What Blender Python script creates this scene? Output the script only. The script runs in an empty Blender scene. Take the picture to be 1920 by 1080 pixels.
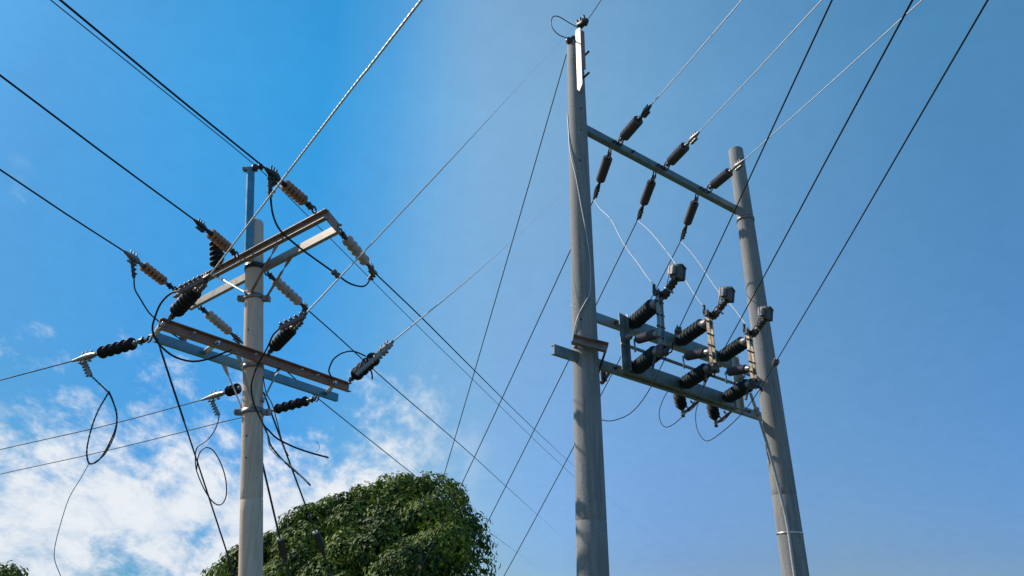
import bpy, math, random
import numpy as np
from mathutils import Vector, Matrix

random.seed(7)
rng = np.random.default_rng(7)
R = math.radians
scene = bpy.context.scene
col = scene.collection

# ------------------------------------------------------------------ camera
PITCH = R(25.0); FPX = 1387.0
CAMZ = 1.6
cd = bpy.data.cameras.new("camera"); cam = bpy.data.objects.new("camera", cd)
col.objects.link(cam); scene.camera = cam
cam.location = (0, 0, CAMZ); cam.rotation_euler = (R(90) + PITCH, 0, 0)
cd.sensor_width = 36.0; cd.lens = 36.0 * FPX / 1920.0
cd.clip_start = 0.05; cd.clip_end = 3000.0

# ------------------------------------------------------------------ sun and sky
SUN_AZ, SUN_EL = R(-72.0), R(40.0)          # azimuth from +Y, negative = left
sdir = Vector((math.sin(SUN_AZ) * math.cos(SUN_EL), math.cos(SUN_AZ) * math.cos(SUN_EL), math.sin(SUN_EL)))
sl = bpy.data.lights.new("sun", 'SUN'); sun = bpy.data.objects.new("sun", sl); col.objects.link(sun)
sl.energy = 5.0; sl.angle = R(0.53); sl.color = (1.0, 0.90, 0.77)
sun.location = (-20, 8, 25); sun.rotation_euler = sdir.to_track_quat('Z', 'Y').to_euler()

SKY_STRENGTH = 0.15
world = bpy.data.worlds.new("World"); scene.world = world; world.use_nodes = True
nt = world.node_tree; N = nt.nodes; L = nt.links
for n in list(N): N.remove(n)
out = N.new('ShaderNodeOutputWorld'); bg = N.new('ShaderNodeBackground')
bg.inputs['Strength'].default_value = SKY_STRENGTH
L.new(bg.outputs[0], out.inputs[0])
sky = N.new('ShaderNodeTexSky'); sky.sky_type = 'NISHITA'; sky.sun_disc = False
sky.sun_elevation = SUN_EL; sky.sun_rotation = SUN_AZ
sky.air_density = 1.0; sky.dust_density = 0.6; sky.ozone_density = 2.0
def mth(op, a, b=None, c=None, clamp=False):
    n = N.new('ShaderNodeMath'); n.operation = op; n.use_clamp = clamp
    for i, x in enumerate((a, b, c)):
        if x is None: continue
        if isinstance(x, (int, float)): n.inputs[i].default_value = x
        else: L.new(x, n.inputs[i])
    return n.outputs[0]
def maprange(x, a, b, c=0.0, d=1.0, smooth=True):
    n = N.new('ShaderNodeMapRange'); n.interpolation_type = 'SMOOTHSTEP' if smooth else 'LINEAR'
    L.new(x, n.inputs[0])
    for i, v in zip((1, 2, 3, 4), (a, b, c, d)): n.inputs[i].default_value = v
    return n.outputs[0]
def ramp(x, stops):
    n = N.new('ShaderNodeValToRGB'); L.new(x, n.inputs[0]); e = n.color_ramp.elements
    e[0].position, e[0].color = stops[0][0], (*stops[0][1], 1)
    e[1].position, e[1].color = stops[1][0], (*stops[1][1], 1)
    for p, c in stops[2:]:
        k = e.new(p); k.color = (*c, 1)
    return n.outputs[0]
def mixc(f, a, b, mode='MIX'):
    n = N.new('ShaderNodeMix'); n.data_type = 'RGBA'; n.blend_type = mode; n.clamp_factor = True
    if isinstance(f, (int, float)): n.inputs[0].default_value = f
    else: L.new(f, n.inputs[0])
    for i, x in ((6, a), (7, b)):
        if isinstance(x, tuple): n.inputs[i].default_value = (*x, 1)
        else: L.new(x, n.inputs[i])
    return n.outputs[2]
tc = N.new('ShaderNodeTexCoord'); sep = N.new('ShaderNodeSeparateXYZ'); L.new(tc.outputs['Generated'], sep.inputs[0])
dx, dy, dz = sep.outputs
hor = mth('SQRT', mth('ADD', mth('MULTIPLY', dx, dx), mth('MULTIPLY', dy, dy)))
azs = mth('DIVIDE', dx, mth('MAXIMUM', hor, 0.01))             # sine of azimuth, -1 left .. +1 right
azu = mth('MULTIPLY_ADD', azs, 0.5, 0.5)
# air colour of the day: deep azure on the sun's side, paler ahead, steel blue to the right
T_HI = [(0.0, (1, 1, 1)), (1.0, (1, 1, 1))]
T_LO = [(0.0, (1, 1, 1)), (1.0, (1, 1, 1))]
#TINT_BEGIN
T_LO = [(0.190, (0.178, 0.371, 0.473)), (0.275, (0.136, 0.343, 0.585)), (0.350, (0.195, 0.426, 0.712)), (0.400, (0.308, 0.509, 0.659)), (0.440, (0.432, 0.567, 0.661)), (0.475, (0.422, 0.577, 0.749)), (0.525, (0.384, 0.549, 0.839)), (0.600, (0.346, 0.481, 0.788)), (0.700, (0.341, 0.467, 0.704)), (0.800, (0.275, 0.428, 0.732))]
T_HI = [(0.190, (0.241, 0.710, 0.943)), (0.275, (0.206, 0.870, 1.105)), (0.350, (0.162, 0.928, 1.195)), (0.400, (0.420, 1.124, 1.292)), (0.440, (0.839, 1.351, 1.345)), (0.475, (1.140, 1.458, 1.328)), (0.525, (1.187, 1.474, 1.304)), (0.600, (1.052, 1.459, 1.359)), (0.700, (0.823, 1.320, 1.317)), (0.800, (0.581, 1.145, 1.198))]
#TINT_END
tint = mixc(maprange(dz, 0.08, 0.62, smooth=False), ramp(azu, T_LO), ramp(azu, T_HI))
skyc = mixc(1.0, sky.outputs[0], tint, 'MULTIPLY')
# clouds: a thin broken layer low on the left, laid out on a flat ceiling so it foreshortens
CLOUDS = True
if CLOUDS:
    den = mth('ADD', mth('MAXIMUM', dz, 0.0), 0.42)
    cmb = N.new('ShaderNodeCombineXYZ')
    L.new(mth('DIVIDE', dx, den), cmb.inputs[0]); L.new(mth('DIVIDE', dy, den), cmb.inputs[1])
    def noise(scale, detail, rough, dist=0.0, off=(0, 0, 0), sc=(1, 1, 1), rot=0.0):
        mp = N.new('ShaderNodeMapping'); L.new(cmb.outputs[0], mp.inputs[0])
        mp.inputs['Location'].default_value = off; mp.inputs['Scale'].default_value = sc
        mp.inputs['Rotation'].default_value = (0, 0, rot)
        n = N.new('ShaderNodeTexNoise'); L.new(mp.outputs[0], n.inputs['Vector'])
        n.inputs['Scale'].default_value = scale; n.inputs['Detail'].default_value = detail
        n.inputs['Roughness'].default_value = rough; n.inputs['Distortion'].default_value = dist
        return n.outputs[0]
    big = noise(3.2, 4, 0.5, 0.2, (0.35, 0.9, 0.0), (1.0, 0.8, 1.0), R(30))
    fine = noise(13.0, 12, 0.66, 0.2, (4.2, 7.7, 0.0), (1.0, 0.62, 1.0), R(35))
    amt = mth('ADD', mth('MULTIPLY', big, 0.55), mth('MULTIPLY', fine, 0.45))
    left = maprange(azs, 0.0, -0.20)                           # the clouds lie on the left
    bias = mth('MULTIPLY', maprange(dz, 0.40, 0.12, smooth=False), 0.29)   # and thicken towards the horizon
    m = mth('ADD', amt, bias)
    cov = mth('MULTIPLY', maprange(m, 0.615, 0.775), left)
    cov = mth('MULTIPLY', cov, maprange(dz, 0.50, 0.40))
    shade = maprange(mth('ADD', mth('MULTIPLY', big, 0.3), mth('MULTIPLY', fine, 0.7)), 0.36, 0.60)
    air = noise(30.0, 4, 0.7, 0.0, (2.0, 5.0, 0.0))
    skyc = mixc(1.0, skyc, ramp(air, [(0.25, (.955, .965, .97)), (0.75, (1.045, 1.035, 1.03))]), 'MULTIPLY')
    ccol = mixc(shade, (3.9, 4.6, 5.5), (5.75, 5.95, 6.2))
    skyc = mixc(mth('MULTIPLY', cov, 0.95), skyc, ccol)
L.new(skyc, bg.inputs['Color'])

vs = scene.view_settings
vs.view_transform = 'Standard'; vs.look = 'None'; vs.exposure = 0.0; vs.gamma = 1.0; vs.use_curve_mapping = False

# ------------------------------------------------------------------ surveying helpers
cP, sP = math.cos(PITCH), math.sin(PITCH)
def ray(px, py):
    up = 540.0 - py
    return Vector((px - 960.0, FPX * cP - up * sP, up * cP + FPX * sP))
CAM = Vector((0, 0, CAMZ))
def Yp(px, py, Y):                 # sight line met at distance Y ahead
    r = ray(px, py); return CAM + r * (Y / r.y)
def Zp(px, py, h):                 # sight line met at height h above the eye
    r = ray(px, py); return CAM + r * (h / r.z)
def lerp(a, b, t): return a + (b - a) * t

# ------------------------------------------------------------------ mesh builder
def frame(axis, up=None):
    a = axis.normalized()
    if up is None: up = Vector((0, 0, 1)) if abs(a.z) < 0.95 else Vector((0, 1, 0))
    s = a.cross(up)
    if s.length < 1e-5: s = a.cross(Vector((1, 0, 0)))
    s.normalize(); u = s.cross(a).normalized()
    return a, s, u
class MB:
    def __init__(self): self.v = []; self.f = []; self.s = []
    def add(self, vs_, fs, smooth=False):
        o = len(self.v); self.v += [Vector(x) for x in vs_]
        for q in fs: self.f.append([o + i for i in q]); self.s.append(smooth)
        return self
    def tube(self, pts, r, n=8, cap=True, lobes=0, lay=0.25):
        pts = [Vector(p) for p in pts]; m = len(pts); vs_ = []; fs = []
        rr = r if isinstance(r, (list, tuple)) else [r] * m
        t0 = (pts[1] - pts[0]).normalized(); _, s, u = frame(t0); dist = 0.0; prev = t0
        for i, p in enumerate(pts):
            t = (pts[min(i + 1, m - 1)] - pts[max(i - 1, 0)]).normalized()
            q = prev.rotation_difference(t); s = q @ s; s = (s - t * s.dot(t)).normalized(); prev = t
            w = t.cross(s)
            if i: dist += (p - pts[i - 1]).length
            for k in range(n):
                a = 2 * math.pi * k / n + (dist / lay * 2 * math.pi if lobes else 0)
                q_ = rr[i] * ((1.0 if k % 2 == 0 else 0.88) if lobes else 1.0)
                vs_.append(p + s * (math.cos(a) * q_) + w * (math.sin(a) * q_))
        for i in range(m - 1):
            for k in range(n):
                fs.append((i * n + k, i * n + (k + 1) % n, (i + 1) * n + (k + 1) % n, (i + 1) * n + k))
        self.add(vs_, fs, True)
        if cap:
            self.add(vs_[:n], [tuple(range(n))[::-1]]); self.add(vs_[-n:], [tuple(range(n))])
        return self
    def lathe(self, A, B, prof, n=18, smooth=True):
        A = Vector(A); a, s, u = frame(Vector(B) - A); vs_ = []; fs = []
        for t, r in prof:
            for k in range(n):
                g = 2 * math.pi * k / n
                vs_.append(A + a * t + (s * math.cos(g) + u * math.sin(g)) * max(r, 1e-4))
        for i in range(len(prof) - 1):
            for k in range(n):
                fs.append((i * n + k, i * n + (k + 1) % n, (i + 1) * n + (k + 1) % n, (i + 1) * n + k))
        self.add(vs_, fs, smooth)
        self.add(vs_[:n], [tuple(range(n))[::-1]]); self.add(vs_[-n:], [tuple(range(n))])
        return self
    def cyl(self, A, B, r, n=12):
        A = Vector(A); Ln = (Vector(B) - A).length
        return self.lathe(A, B, [(0, r * .86), (r * .14, r), (Ln - r * .14, r), (Ln, r * .86)], n)
    def sweep(self, A, B, prof, side):       # prof in (side, up) coordinates
        A, B = Vector(A), Vector(B); a = (B - A).normalized()
        s = Vector(side); s = (s - a * s.dot(a)).normalized(); u = s.cross(a)
        if u.z < 0: u = -u
        n = len(prof)
        vs_ = [P + s * x + u * y for P in (A, B) for x, y in prof]
        fs = [(k, (k + 1) % n, n + (k + 1) % n, n + k) for k in range(n)]
        fs += [tuple(range(n))[::-1], tuple(range(n, 2 * n))]
        return self.add(vs_, fs)
    def bar(self, A, B, w, h, side=(1, 0, 0), c=0.12):
        x, y = w / 2, h / 2; k = min(w, h) * c
        return self.sweep(A, B, [(-x + k, -y), (x - k, -y), (x, -y + k), (x, y - k), (x - k, y), (-x + k, y), (-x, y - k), (-x, -y + k)], side)
    def box(self, c, ax, ay, az):
        c, ax, ay, az = map(Vector, (c, ax, ay, az))
        return self.bar(c - ax, c + ax, 2 * ay.length, 2 * az.length, ay) if True else self
    def torus(self, c, nrm, R1, r1, n=18, m=8, arc=1.0, start=None):
        c = Vector(c); a, s, u = frame(Vector(nrm), start)
        pts = [c + s * (R1 * math.cos(2 * math.pi * arc * i / n)) + u * (R1 * math.sin(2 * math.pi * arc * i / n)) for i in range(n + 1)]
        return self.tube(pts, r1, m, cap=arc < 1)
    def ball(self, c, r, n=10):
        c = Vector(c); pr = [(r - r * math.cos(math.pi * i / 8), r * math.sin(math.pi * i / 8)) for i in range(9)]
        return self.lathe(c - Vector((0, 0, r)), c + Vector((0, 0, r)), pr, n)
    def build(self, name, mat, parent=None, base=None):
        b = Vector(base) if base is not None else (wloc(parent) if parent is not None else self.v[0].copy())
        me = bpy.data.meshes.new(name)
        me.from_pydata([tuple(x - b) for x in self.v], [], self.f)
        me.polygons.foreach_set('use_smooth', self.s); me.materials.append(mat)
        me.validate(); me.update()
        o = bpy.data.objects.new(name, me); col.objects.link(o)
        if parent is not None:
            o.parent = parent; o.location = b - wloc(parent); WL[o.name] = b.copy()
        else:
            o.location = b; WL[o.name] = b.copy()
        return o
WL = {}
def wloc(o): return WL[o.name]
def tag(o, label, cat, group=None, kind=None):
    if label: o['label'] = label
    if cat: o['category'] = cat
    if group: o['group'] = group
    if kind: o['kind'] = kind
    return o
def thing(name, label, cat, base, group=None):
    o = bpy.data.objects.new(name, None); col.objects.link(o); o.location = base
    o.empty_display_size = 0.1; WL[o.name] = Vector(base)
    return tag(o, label, cat, group)
def spline(pts, step=0.05):
    P = [Vector(p) for p in pts]; o = []
    E = [P[0] * 2 - P[1]] + P + [P[-1] * 2 - P[-2]]
    for i in range(1, len(E) - 2):
        a, b, c, d = E[i - 1:i + 3]; n = max(3, min(60, int((c - b).length / step)))
        for k in range(n):
            t = k / n
            o.append(0.5 * ((2 * b) + (c - a) * t + (2 * a - 5 * b + 4 * c - d) * t * t + (3 * b - a - 3 * c + d) * t ** 3))
    o.append(P[-1]); return o

# ------------------------------------------------------------------ materials
def material(name, c0, c1, rough=0.6, metal=0.0, scale=8.0, detail=5.0, stretch=(1, 1, 1), bump=0.0, bscale=60.0,
             spots=None, rvar=0.1, spec=0.5):
    m = bpy.data.materials.new(name); m.use_nodes = True; t = m.node_tree; nn = t.nodes; ll = t.links
    b = nn['Principled BSDF']; b.inputs['Metallic'].default_value = metal
    b.inputs['Specular IOR Level'].default_value = spec
    g = nn.new('ShaderNodeNewGeometry'); mp = nn.new('ShaderNodeMapping'); ll.new(g.outputs['Position'], mp.inputs[0])
    mp.inputs['Scale'].default_value = stretch
    nz = nn.new('ShaderNodeTexNoise'); ll.new(mp.outputs[0], nz.inputs['Vector'])
    nz.inputs['Scale'].default_value = scale; nz.inputs['Detail'].default_value = detail; nz.inputs['Roughness'].default_value = 0.62
    cr = nn.new('ShaderNodeValToRGB'); ll.new(nz.outputs[0], cr.inputs[0])
    cr.color_ramp.elements[0].position = 0.32; cr.color_ramp.elements[0].color = (*c0, 1)
    cr.color_ramp.elements[1].position = 0.68; cr.color_ramp.elements[1].color = (*c1, 1)
    cout = cr.outputs[0]
    if spots:
        sc, lo, hi, scol = spots
        n2 = nn.new('ShaderNodeTexNoise'); ll.new(g.outputs['Position'], n2.inputs['Vector'])
        n2.inputs['Scale'].default_value = sc; n2.inputs['Detail'].default_value = 6; n2.inputs['Roughness'].default_value = 0.7
        r2 = nn.new('ShaderNodeMapRange'); ll.new(n2.outputs[0], r2.inputs[0])
        r2.inputs[1].default_value = lo; r2.inputs[2].default_value = hi
        mx = nn.new('ShaderNodeMix'); mx.data_type = 'RGBA'; ll.new(r2.outputs[0], mx.inputs[0])
        ll.new(cout, mx.inputs[6]); mx.inputs[7].default_value = (*scol, 1); cout = mx.outputs[2]
    ll.new(cout, b.inputs['Base Color'])
    rr = nn.new('ShaderNodeMapRange'); ll.new(nz.outputs[0], rr.inputs[0])
    rr.inputs[1].default_value = 0.3; rr.inputs[2].default_value = 0.7
    rr.inputs[3].default_value = max(0.05, rough - rvar); rr.inputs[4].default_value = min(1, rough + rvar)
    ll.new(rr.outputs[0], b.inputs['Roughness'])
    if bump:
        n3 = nn.new('ShaderNodeTexNoise'); ll.new(g.outputs['Position'], n3.inputs['Vector'])
        n3.inputs['Scale'].default_value = bscale; n3.inputs['Detail'].default_value = 4
        bp = nn.new('ShaderNodeBump'); bp.inputs['Strength'].default_value = bump; bp.inputs['Distance'].default_value = 0.01
        ll.new(n3.outputs[0], bp.inputs['Height']); ll.new(bp.outputs[0], b.inputs['Normal'])
    return m
M = {}
M['concrete_warm'] = material('concrete_warm', (.54, .395, .305), (.74, .575, .455), .85, 0, 4, 9, (6, 6, .25), .35, 45, (30, .58, .72, (.38, .30, .25)))
M['concrete_grey'] = material('concrete_grey', (.165, .172, .178), (.31, .305, .30), .85, 0, 4, 9, (6, 6, .4), .4, 45, (34, .56, .70, (.11, .115, .118)))
M['beige'] = material('weathered_beige_steel', (.27, .225, .19), (.40, .345, .295), .5, .2, 8, 6, (1, 1, 1), .05, 60, (30, .6, .74, (.17, .12, .09)))
M['umber'] = material('brown_grey_steel', (.17, .122, .105), (.29, .225, .195), .5, .2, 7, 7, (1, 1, 1), .1, 60, (25, .6, .72, (.07, .045, .04)))
M['skytint_steel'] = material('sky_tinted_galvanised_steel', (.06, .22, .33), (.12, .31, .43), .45, .3, 8, 6, (1, 1, 1), .05, 60, (35, .62, .76, (.12, .16, .18)))  # galvanised steel, the sky's blue reflection put into its base colour
M['hole'] = material('hole', (.012, .011, .01), (.02, .018, .016), .9)
M['galv'] = material('galvanised_steel', (.19, .225, .235), (.32, .355, .365), .42, .5, 9, 6, (1, 1, 1), .06, 60, (40, .6, .74, (.22, .20, .18)))
M['galv_dull'] = material('dull_galvanised_steel', (.12, .155, .165), (.24, .28, .29), .5, .4, 9, 6, (1, 1, 1), .08, 60, (30, .58, .74, (.17, .14, .12)))
M['rusty'] = material('weathered_brown_steel', (.29, .135, .09), (.44, .245, .175), .55, .15, 7, 7, (1, 1, 1), .1, 60, (25, .6, .72, (.05, .03, .025)))
M['pale_steel'] = material('pale_steel', (.42, .37, .32), (.58, .52, .46), .5, .15, 8, 6, (1, 1, 1), .05, 60, (35, .62, .74, (.30, .24, .19)))
M['bright'] = material('bright_zinc', (.60, .59, .57), (.78, .77, .75), .3, .85, 14)
M['hardware'] = material('dark_forged_steel', (.035, .033, .036), (.085, .078, .078), .45, .6, 20, 5, (1, 1, 1), .1, 120)
M['clamp'] = material('grey_cast_clamp', (.16, .155, .165), (.30, .29, .30), .45, .6, 18, 5, (1, 1, 1), .1, 120)
M['brownclamp'] = material('brown_cast_clamp', (.10, .07, .068), (.20, .15, .14), .45, .5, 18, 5, (1, 1, 1), .1, 120)
M['black_cable'] = material('black_cable', (.009, .009, .012), (.02, .02, .025), .65, 0, 12, spec=.2)
M['steel_cable'] = material('dark_stranded_steel', (.03, .03, .034), (.07, .068, .07), .5, .4, 40)
M['alu'] = material('stranded_aluminium', (.60, .60, .60), (.80, .79, .77), .5, .2, 60)
M['alu_dull'] = material('dull_aluminium', (.36, .36, .37), (.52, .51, .51), .5, .3, 60)
M['dark_core'] = material('dark_core', (.02, .014, .014), (.04, .03, .03), .5)
M['tan_shed'] = material('tan_porcelain', (.48, .23, .13), (.70, .41, .27), .35, 0, 14, 3)
def add_translucency(m, f):
    t = m.node_tree; p = t.nodes['Principled BSDF']; o = t.nodes['Material Output']
    tr = t.nodes.new('ShaderNodeBsdfTranslucent'); t.links.new(p.inputs['Base Color'].links[0].from_socket, tr.inputs[0])
    mx = t.nodes.new('ShaderNodeMixShader'); mx.inputs[0].default_value = f
    t.links.new(p.outputs[0], mx.inputs[1]); t.links.new(tr.outputs[0], mx.inputs[2]); t.links.new(mx.outputs[0], o.inputs[0])
add_translucency(M['tan_shed'], .45)
M['grey_shed'] = material('pale_grey_porcelain', (.36, .25, .215), (.56, .43, .385), .3, 0, 14, 3)
M['black_poly'] = material('black_polymer', (.004, .006, .009), (.009, .011, .015), .6, 0, 14, 3, spec=.28)
M['mauve_poly'] = material('grey_polymer', (.055, .052, .068), (.095, .088, .108), .6, 0, 14, 3, spec=.3)
M['teal_poly'] = material('dark_green_polymer', (.003, .013, .019), (.006, .021, .030), .6, 0, 14, 3, spec=.28)
M['box'] = material('grey_moulded_housing', (.045, .05, .045), (.09, .092, .08), .5, 0, 8)
M['copper'] = material('bronze_blade', (.30, .22, .15), (.46, .37, .27), .35, .8, 12)
M['bark'] = material('bark', (.10, .08, .06), (.19, .155, .12), .9, 0, 6, 6, (3, 3, .5), .6, 30)
M['ground'] = material('ground', (.035, .055, .018), (.085, .095, .04), .95, 0, .25, 8, (1, 1, 1), .4, 6)
def leaf_material(name, a, b):
    m = bpy.data.materials.new(name); m.use_nodes = True; t = m.node_tree; nn = t.nodes; ll = t.links
    p = nn['Principled BSDF']; o = nn['Material Output']
    at = nn.new('ShaderNodeAttribute'); at.attribute_name = 'leaf_tone'
    cr = nn.new('ShaderNodeValToRGB'); ll.new(at.outputs['Fac'], cr.inputs[0])
    cr.color_ramp.elements[0].color = (*a, 1); cr.color_ramp.elements[1].color = (*b, 1)
    ll.new(cr.outputs[0], p.inputs['Base Color']); p.inputs['Roughness'].default_value = .6; p.inputs['Specular IOR Level'].default_value = .25
    tr = nn.new('ShaderNodeBsdfTranslucent'); ll.new(cr.outputs[0], tr.inputs[0])
    mx = nn.new('ShaderNodeMixShader'); mx.inputs[0].default_value = .22
    ll.new(p.outputs[0], mx.inputs[1]); ll.new(tr.outputs[0], mx.inputs[2]); ll.new(mx.outputs[0], o.inputs[0])
    return m
M['leaf'] = leaf_material('leaf', (.007, .036, .011), (.23, .31, .028))

# ------------------------------------------------------------------ ground
g = MB(); gs = 26; S = 600.0
gv = []; gf = []
for j in range(gs + 1):
    for i in range(gs + 1):
        x = (i / gs * 2 - 1); y = (j / gs * 2 - 1)
        x, y = S * x * abs(x), S * y * abs(y)
        d = math.hypot(x, y)
        gv.append((x, y, -0.02 + (0.25 * math.sin(x * .09) * math.cos(y * .07) if d > 45 else 0)))
for j in range(gs):
    for i in range(gs):
        k = j * (gs + 1) + i; gf.append((k, k + 1, k + gs + 2, k + gs + 1))
g.add(gv, gf, True); tag(g.build('ground', M['ground'], base=(0, 0, 0)), 'bare grassy ground', 'ground', kind='structure')

# ------------------------------------------------------------------ poles
class Pole:
    def __init__(self, top, low, Y, rtop, rlow):
        self.Y = Y; self.T = Yp(*top, Y); self.Lw = Yp(*low, Y); self.rt, self.rl = rtop, rlow
        d = self.T - self.Lw; self.B = self.Lw - d * (self.Lw.z / d.z)      # where it meets the ground
        self.axis = d.normalized()
    def c(self, z): return self.T + (self.B - self.T) * ((self.T.z - z) / self.T.z)
    def r(self, z): return self.rt + (self.rl - self.rt) * (self.T.z - z) / (self.T.z - self.Lw.z)
    def surf(self, px, py, extra=0.0):
        Y = self.Y
        for _ in range(6):
            p = Yp(px, py, Y); dx_ = p.x - self.c(p.z).x; rr = self.r(p.z) + extra
            Y = self.Y - math.sqrt(max(rr * rr - dx_ * dx_, 0))
        return Yp(px, py, Y)
    def shaft(self, mb, seams=()):
        n = 28; Ln = (self.T - self.B).length; prof = []
        zs = [i / 24 for i in range(25)]
        for t in zs: prof.append((t * (Ln - .03), self.rl if False else self.r(self.B.z + (self.T.z - self.B.z) * t)))
        prof += [(Ln - .012, self.rt * .93), (Ln, self.rt * .78)]
        for s in seams:
            t = s; r = self.r(s)
            prof += [(t - .012, r), (t - .004, r - .004), (t + .004, r - .004), (t + .012, r)]
        prof.sort(); mb.lathe(self.B, self.T, prof, n)
    def band(self, mb, z, w=.06, th=.008):
        c = self.c(z); a = self.axis; r = self.r(z) + .0025
        A = c - a * w / 2
        mb.lathe(A, A + a, [(0, r), (0, r + th), (w, r + th), (w, r)], 28)
        return c
def holes(pole, pts, parent, r=.013):
    for px, py in pts:
        p = pole.surf(px, py, .003); n = (p - pole.c(p.z)); n.z = 0; n.normalize()
        MB().lathe(p - n * .03, p + n, [(0, r), (.03, r), (.031, r * .6)], 12).build('bolt_hole', M['hole'], parent)

PL = Pole((478, 416), (470, 1080), 9.5, .122, .141)
PA = Pole((1078, 82), (1112, 1080), 8.5, .12, .177)
PB = Pole((1379, 280), (1492, 1080), 10.6, .122, .175)

# ---- the leaning left pole with its two double crossarms
HU = ray(476, 485).z / ray(476, 485).y * 9.32
HL = ray(475, 668).z / ray(475, 668).y * 9.30
pole = thing('utility_pole', 'warm grey concrete pole carrying two crossed pairs of steel arms, standing before the tree', 'utility pole', PL.B)
mb = MB(); PL.shaft(mb, (3.14,)); mb.build('shaft', M['concrete_warm'], pole)
holes(PL, [(465, 618), (462, 817), (461, 858)], pole)
CH = .125; CW = .062; TK = .011
CPROF = [(-CW / 2, -CH / 2), (CW / 2, -CH / 2), (CW / 2, -CH / 2 + TK), (-CW / 2 + TK, -CH / 2 + TK), (-CW / 2 + TK, CH / 2 - TK), (CW / 2, CH / 2 - TK), (CW / 2, CH / 2), (-CW / 2, CH / 2)]
def channel(A, B, open_to, s=1.0):
    m_ = MB(); m_.sweep(A, B, [(x * s, y * s) for x, y in CPROF], open_to); return m_
toward = Vector((0, -1, 0))
uF0, uF1 = Zp(328, 551, HU), Zp(612, 401, HU)
uR0, uR1 = Zp(357, 575, HU), Zp(638, 427, HU)
lF0, lF1 = Zp(300, 606, HL), Zp(656, 727, HL)
lR0, lR1 = Zp(290, 632, HL), Zp(632, 746, HL)
def nrm(A, B):
    d = (B - A); n = Vector((d.y, -d.x, 0)).normalized()
    return n if n.y < 0 else -n
nU, nL = nrm(uF0, uF1), nrm(lF0, lF1)
a1 = channel(uF0, uF1, nU, 1.08).build('crossarm', M['umber'], pole); a1['label'] = 'dark brown front steel arm of the upper pair'
a2 = channel(uR0, uR1, -nU, .95).build('crossarm', M['beige'], pole); a2['label'] = 'pale rear steel arm of the upper pair'
a3 = channel(lF0, lF1, nL, 1.08).build('crossarm', M['rusty'], pole); a3['label'] = 'brown front steel arm of the lower pair'
a4 = channel(lR0, lR1, -nL, .95).build('crossarm', M['skytint_steel'], pole); a4['label'] = 'bluish rear steel arm of the lower pair'
def online(A, B, px):                                  # point of a level beam seen at column px
    lo, hi = 0.0, 1.0
    def X(t):
        p = lerp(A, B, t) - CAM; return 960 + FPX * p.x / (p.y * cP + p.z * sP)
    s = 1 if X(1) > X(0) else -1
    lo, hi = -.6, 1.6
    for _ in range(40):
        mid = (lo + hi) / 2
        if (X(mid) - px) * s < 0: lo = mid
        else: hi = mid
    return lerp(A, B, lo)
def spacer(pF, pR, r, m, nm='spacer'):
    MB().cyl(pF, pR, r, 14).lathe(pF, pF + (pF - pR), [(0, .024), (.045, .024), (.05, .018)], 6).build(nm, m, pole)
for x0, x1 in ((305, 287), (408, 381), (628, 611)):
    spacer(online(lF0, lF1, x0), online(lR0, lR1, x1), .034, M['bright'])
spacer(online(uF0, uF1, 338), online(uR0, uR1, 364), .026, M['rusty'])
# end plates of the upper pair
for s in (uF1,):
    d = (uF1 - uF0).normalized(); rel = uR1 - uF1
    MB().bar(uF1 - d * .02 - nU * .03, uR1 - d * .02 + nU * .03, .012, .15, d).build('end_plate', M['rusty'], pole)
# bolts through the arms; the lower arm's bright ones mimic light through slots
def boltheads(A, B, n_, pxs, parent, mat='hardware', r=.018):
    for x in pxs:
        p = online(A, B, x); MB().lathe(p + n_ * .03, p + n_ * .09, [(0, r), (.03, r), (.032, .009), (.06, .009)], 6).build('bolt', M[mat], parent)
boltheads(uF0, uF1, nU, (475, 398, 530), a1); boltheads(lF0, lF1, nL, (475, 358, 560, 590), a3, 'bright', .012)
# pole bands and braces
zu = PL.surf(472, 553).z; zl = PL.surf(472, 768).z
for z, yy in ((zu, 553), (zl, 768)):
    m_ = MB(); c = PL.band(m_, z, .07)
    for s in (-1, 1):
        e = c + Vector((s * (PL.r(z) + .005), 0, 0))
        m_.bar(e, e + Vector((s * .09, 0, 0)), .10, .07, (0, 1, 0)); m_.cyl(e + Vector((s * .06, -.10, 0)), e + Vector((s * .06, .11, 0)), .014, 8)
    m_.build('pole_band', M['clamp'], pole)
for x0, y0, x1, y1 in ((471, 489, 494, 489),):
    m_ = MB(); zz = Yp(471, 497, 9.4).z; PL.band(m_, zz, .08); m_.build('pole_band', M['hardware'], pole)
m_ = MB(); zz = PL.surf(472, 683).z; PL.band(m_, zz, .07); m_.build('pole_band', M['clamp'], pole)
def strap(A, B, mat, w=.05, th=.010, twist=True, face=toward):
    m_ = MB(); d = B - A; n = 14; vs_ = []; fs = []; a = d.normalized()
    s0 = a.cross(Vector(face)).normalized(); u0 = a.cross(s0)
    for i in range(n + 1):
        t = i / n; ang = (math.pi / 2) * min(1, max(0, (t - .1) / .25)) if twist else 0
        s = s0 * math.cos(ang) + u0 * math.sin(ang); u = a.cross(s); p = A + d * t
        for x, y in ((-1, -1), (1, -1), (1, 1), (-1, 1)): vs_.append(p + s * (x * w / 2) + u * (y * th / 2))
    for i in range(n):
        for k in range(4): fs.append((i * 4 + k, i * 4 + (k + 1) % 4, i * 4 + 4 + (k + 1) % 4, i * 4 + 4 + k))
    fs += [(3, 2, 1, 0), tuple(range(4 * n, 4 * n + 4))]
    m_.add(vs_, fs)
    for P in (A, B): m_.lathe(P + Vector(face) * -.03, P + Vector(face) * .1, [(0, .016), (.06, .016), (.075, .008)], 6)
    return m_.build('brace', mat, pole)
strap(online(uF0, uF1, 522) - Vector((0, 0, .06)) , PL.surf(472, 546, .02), M['rusty'])
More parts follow.
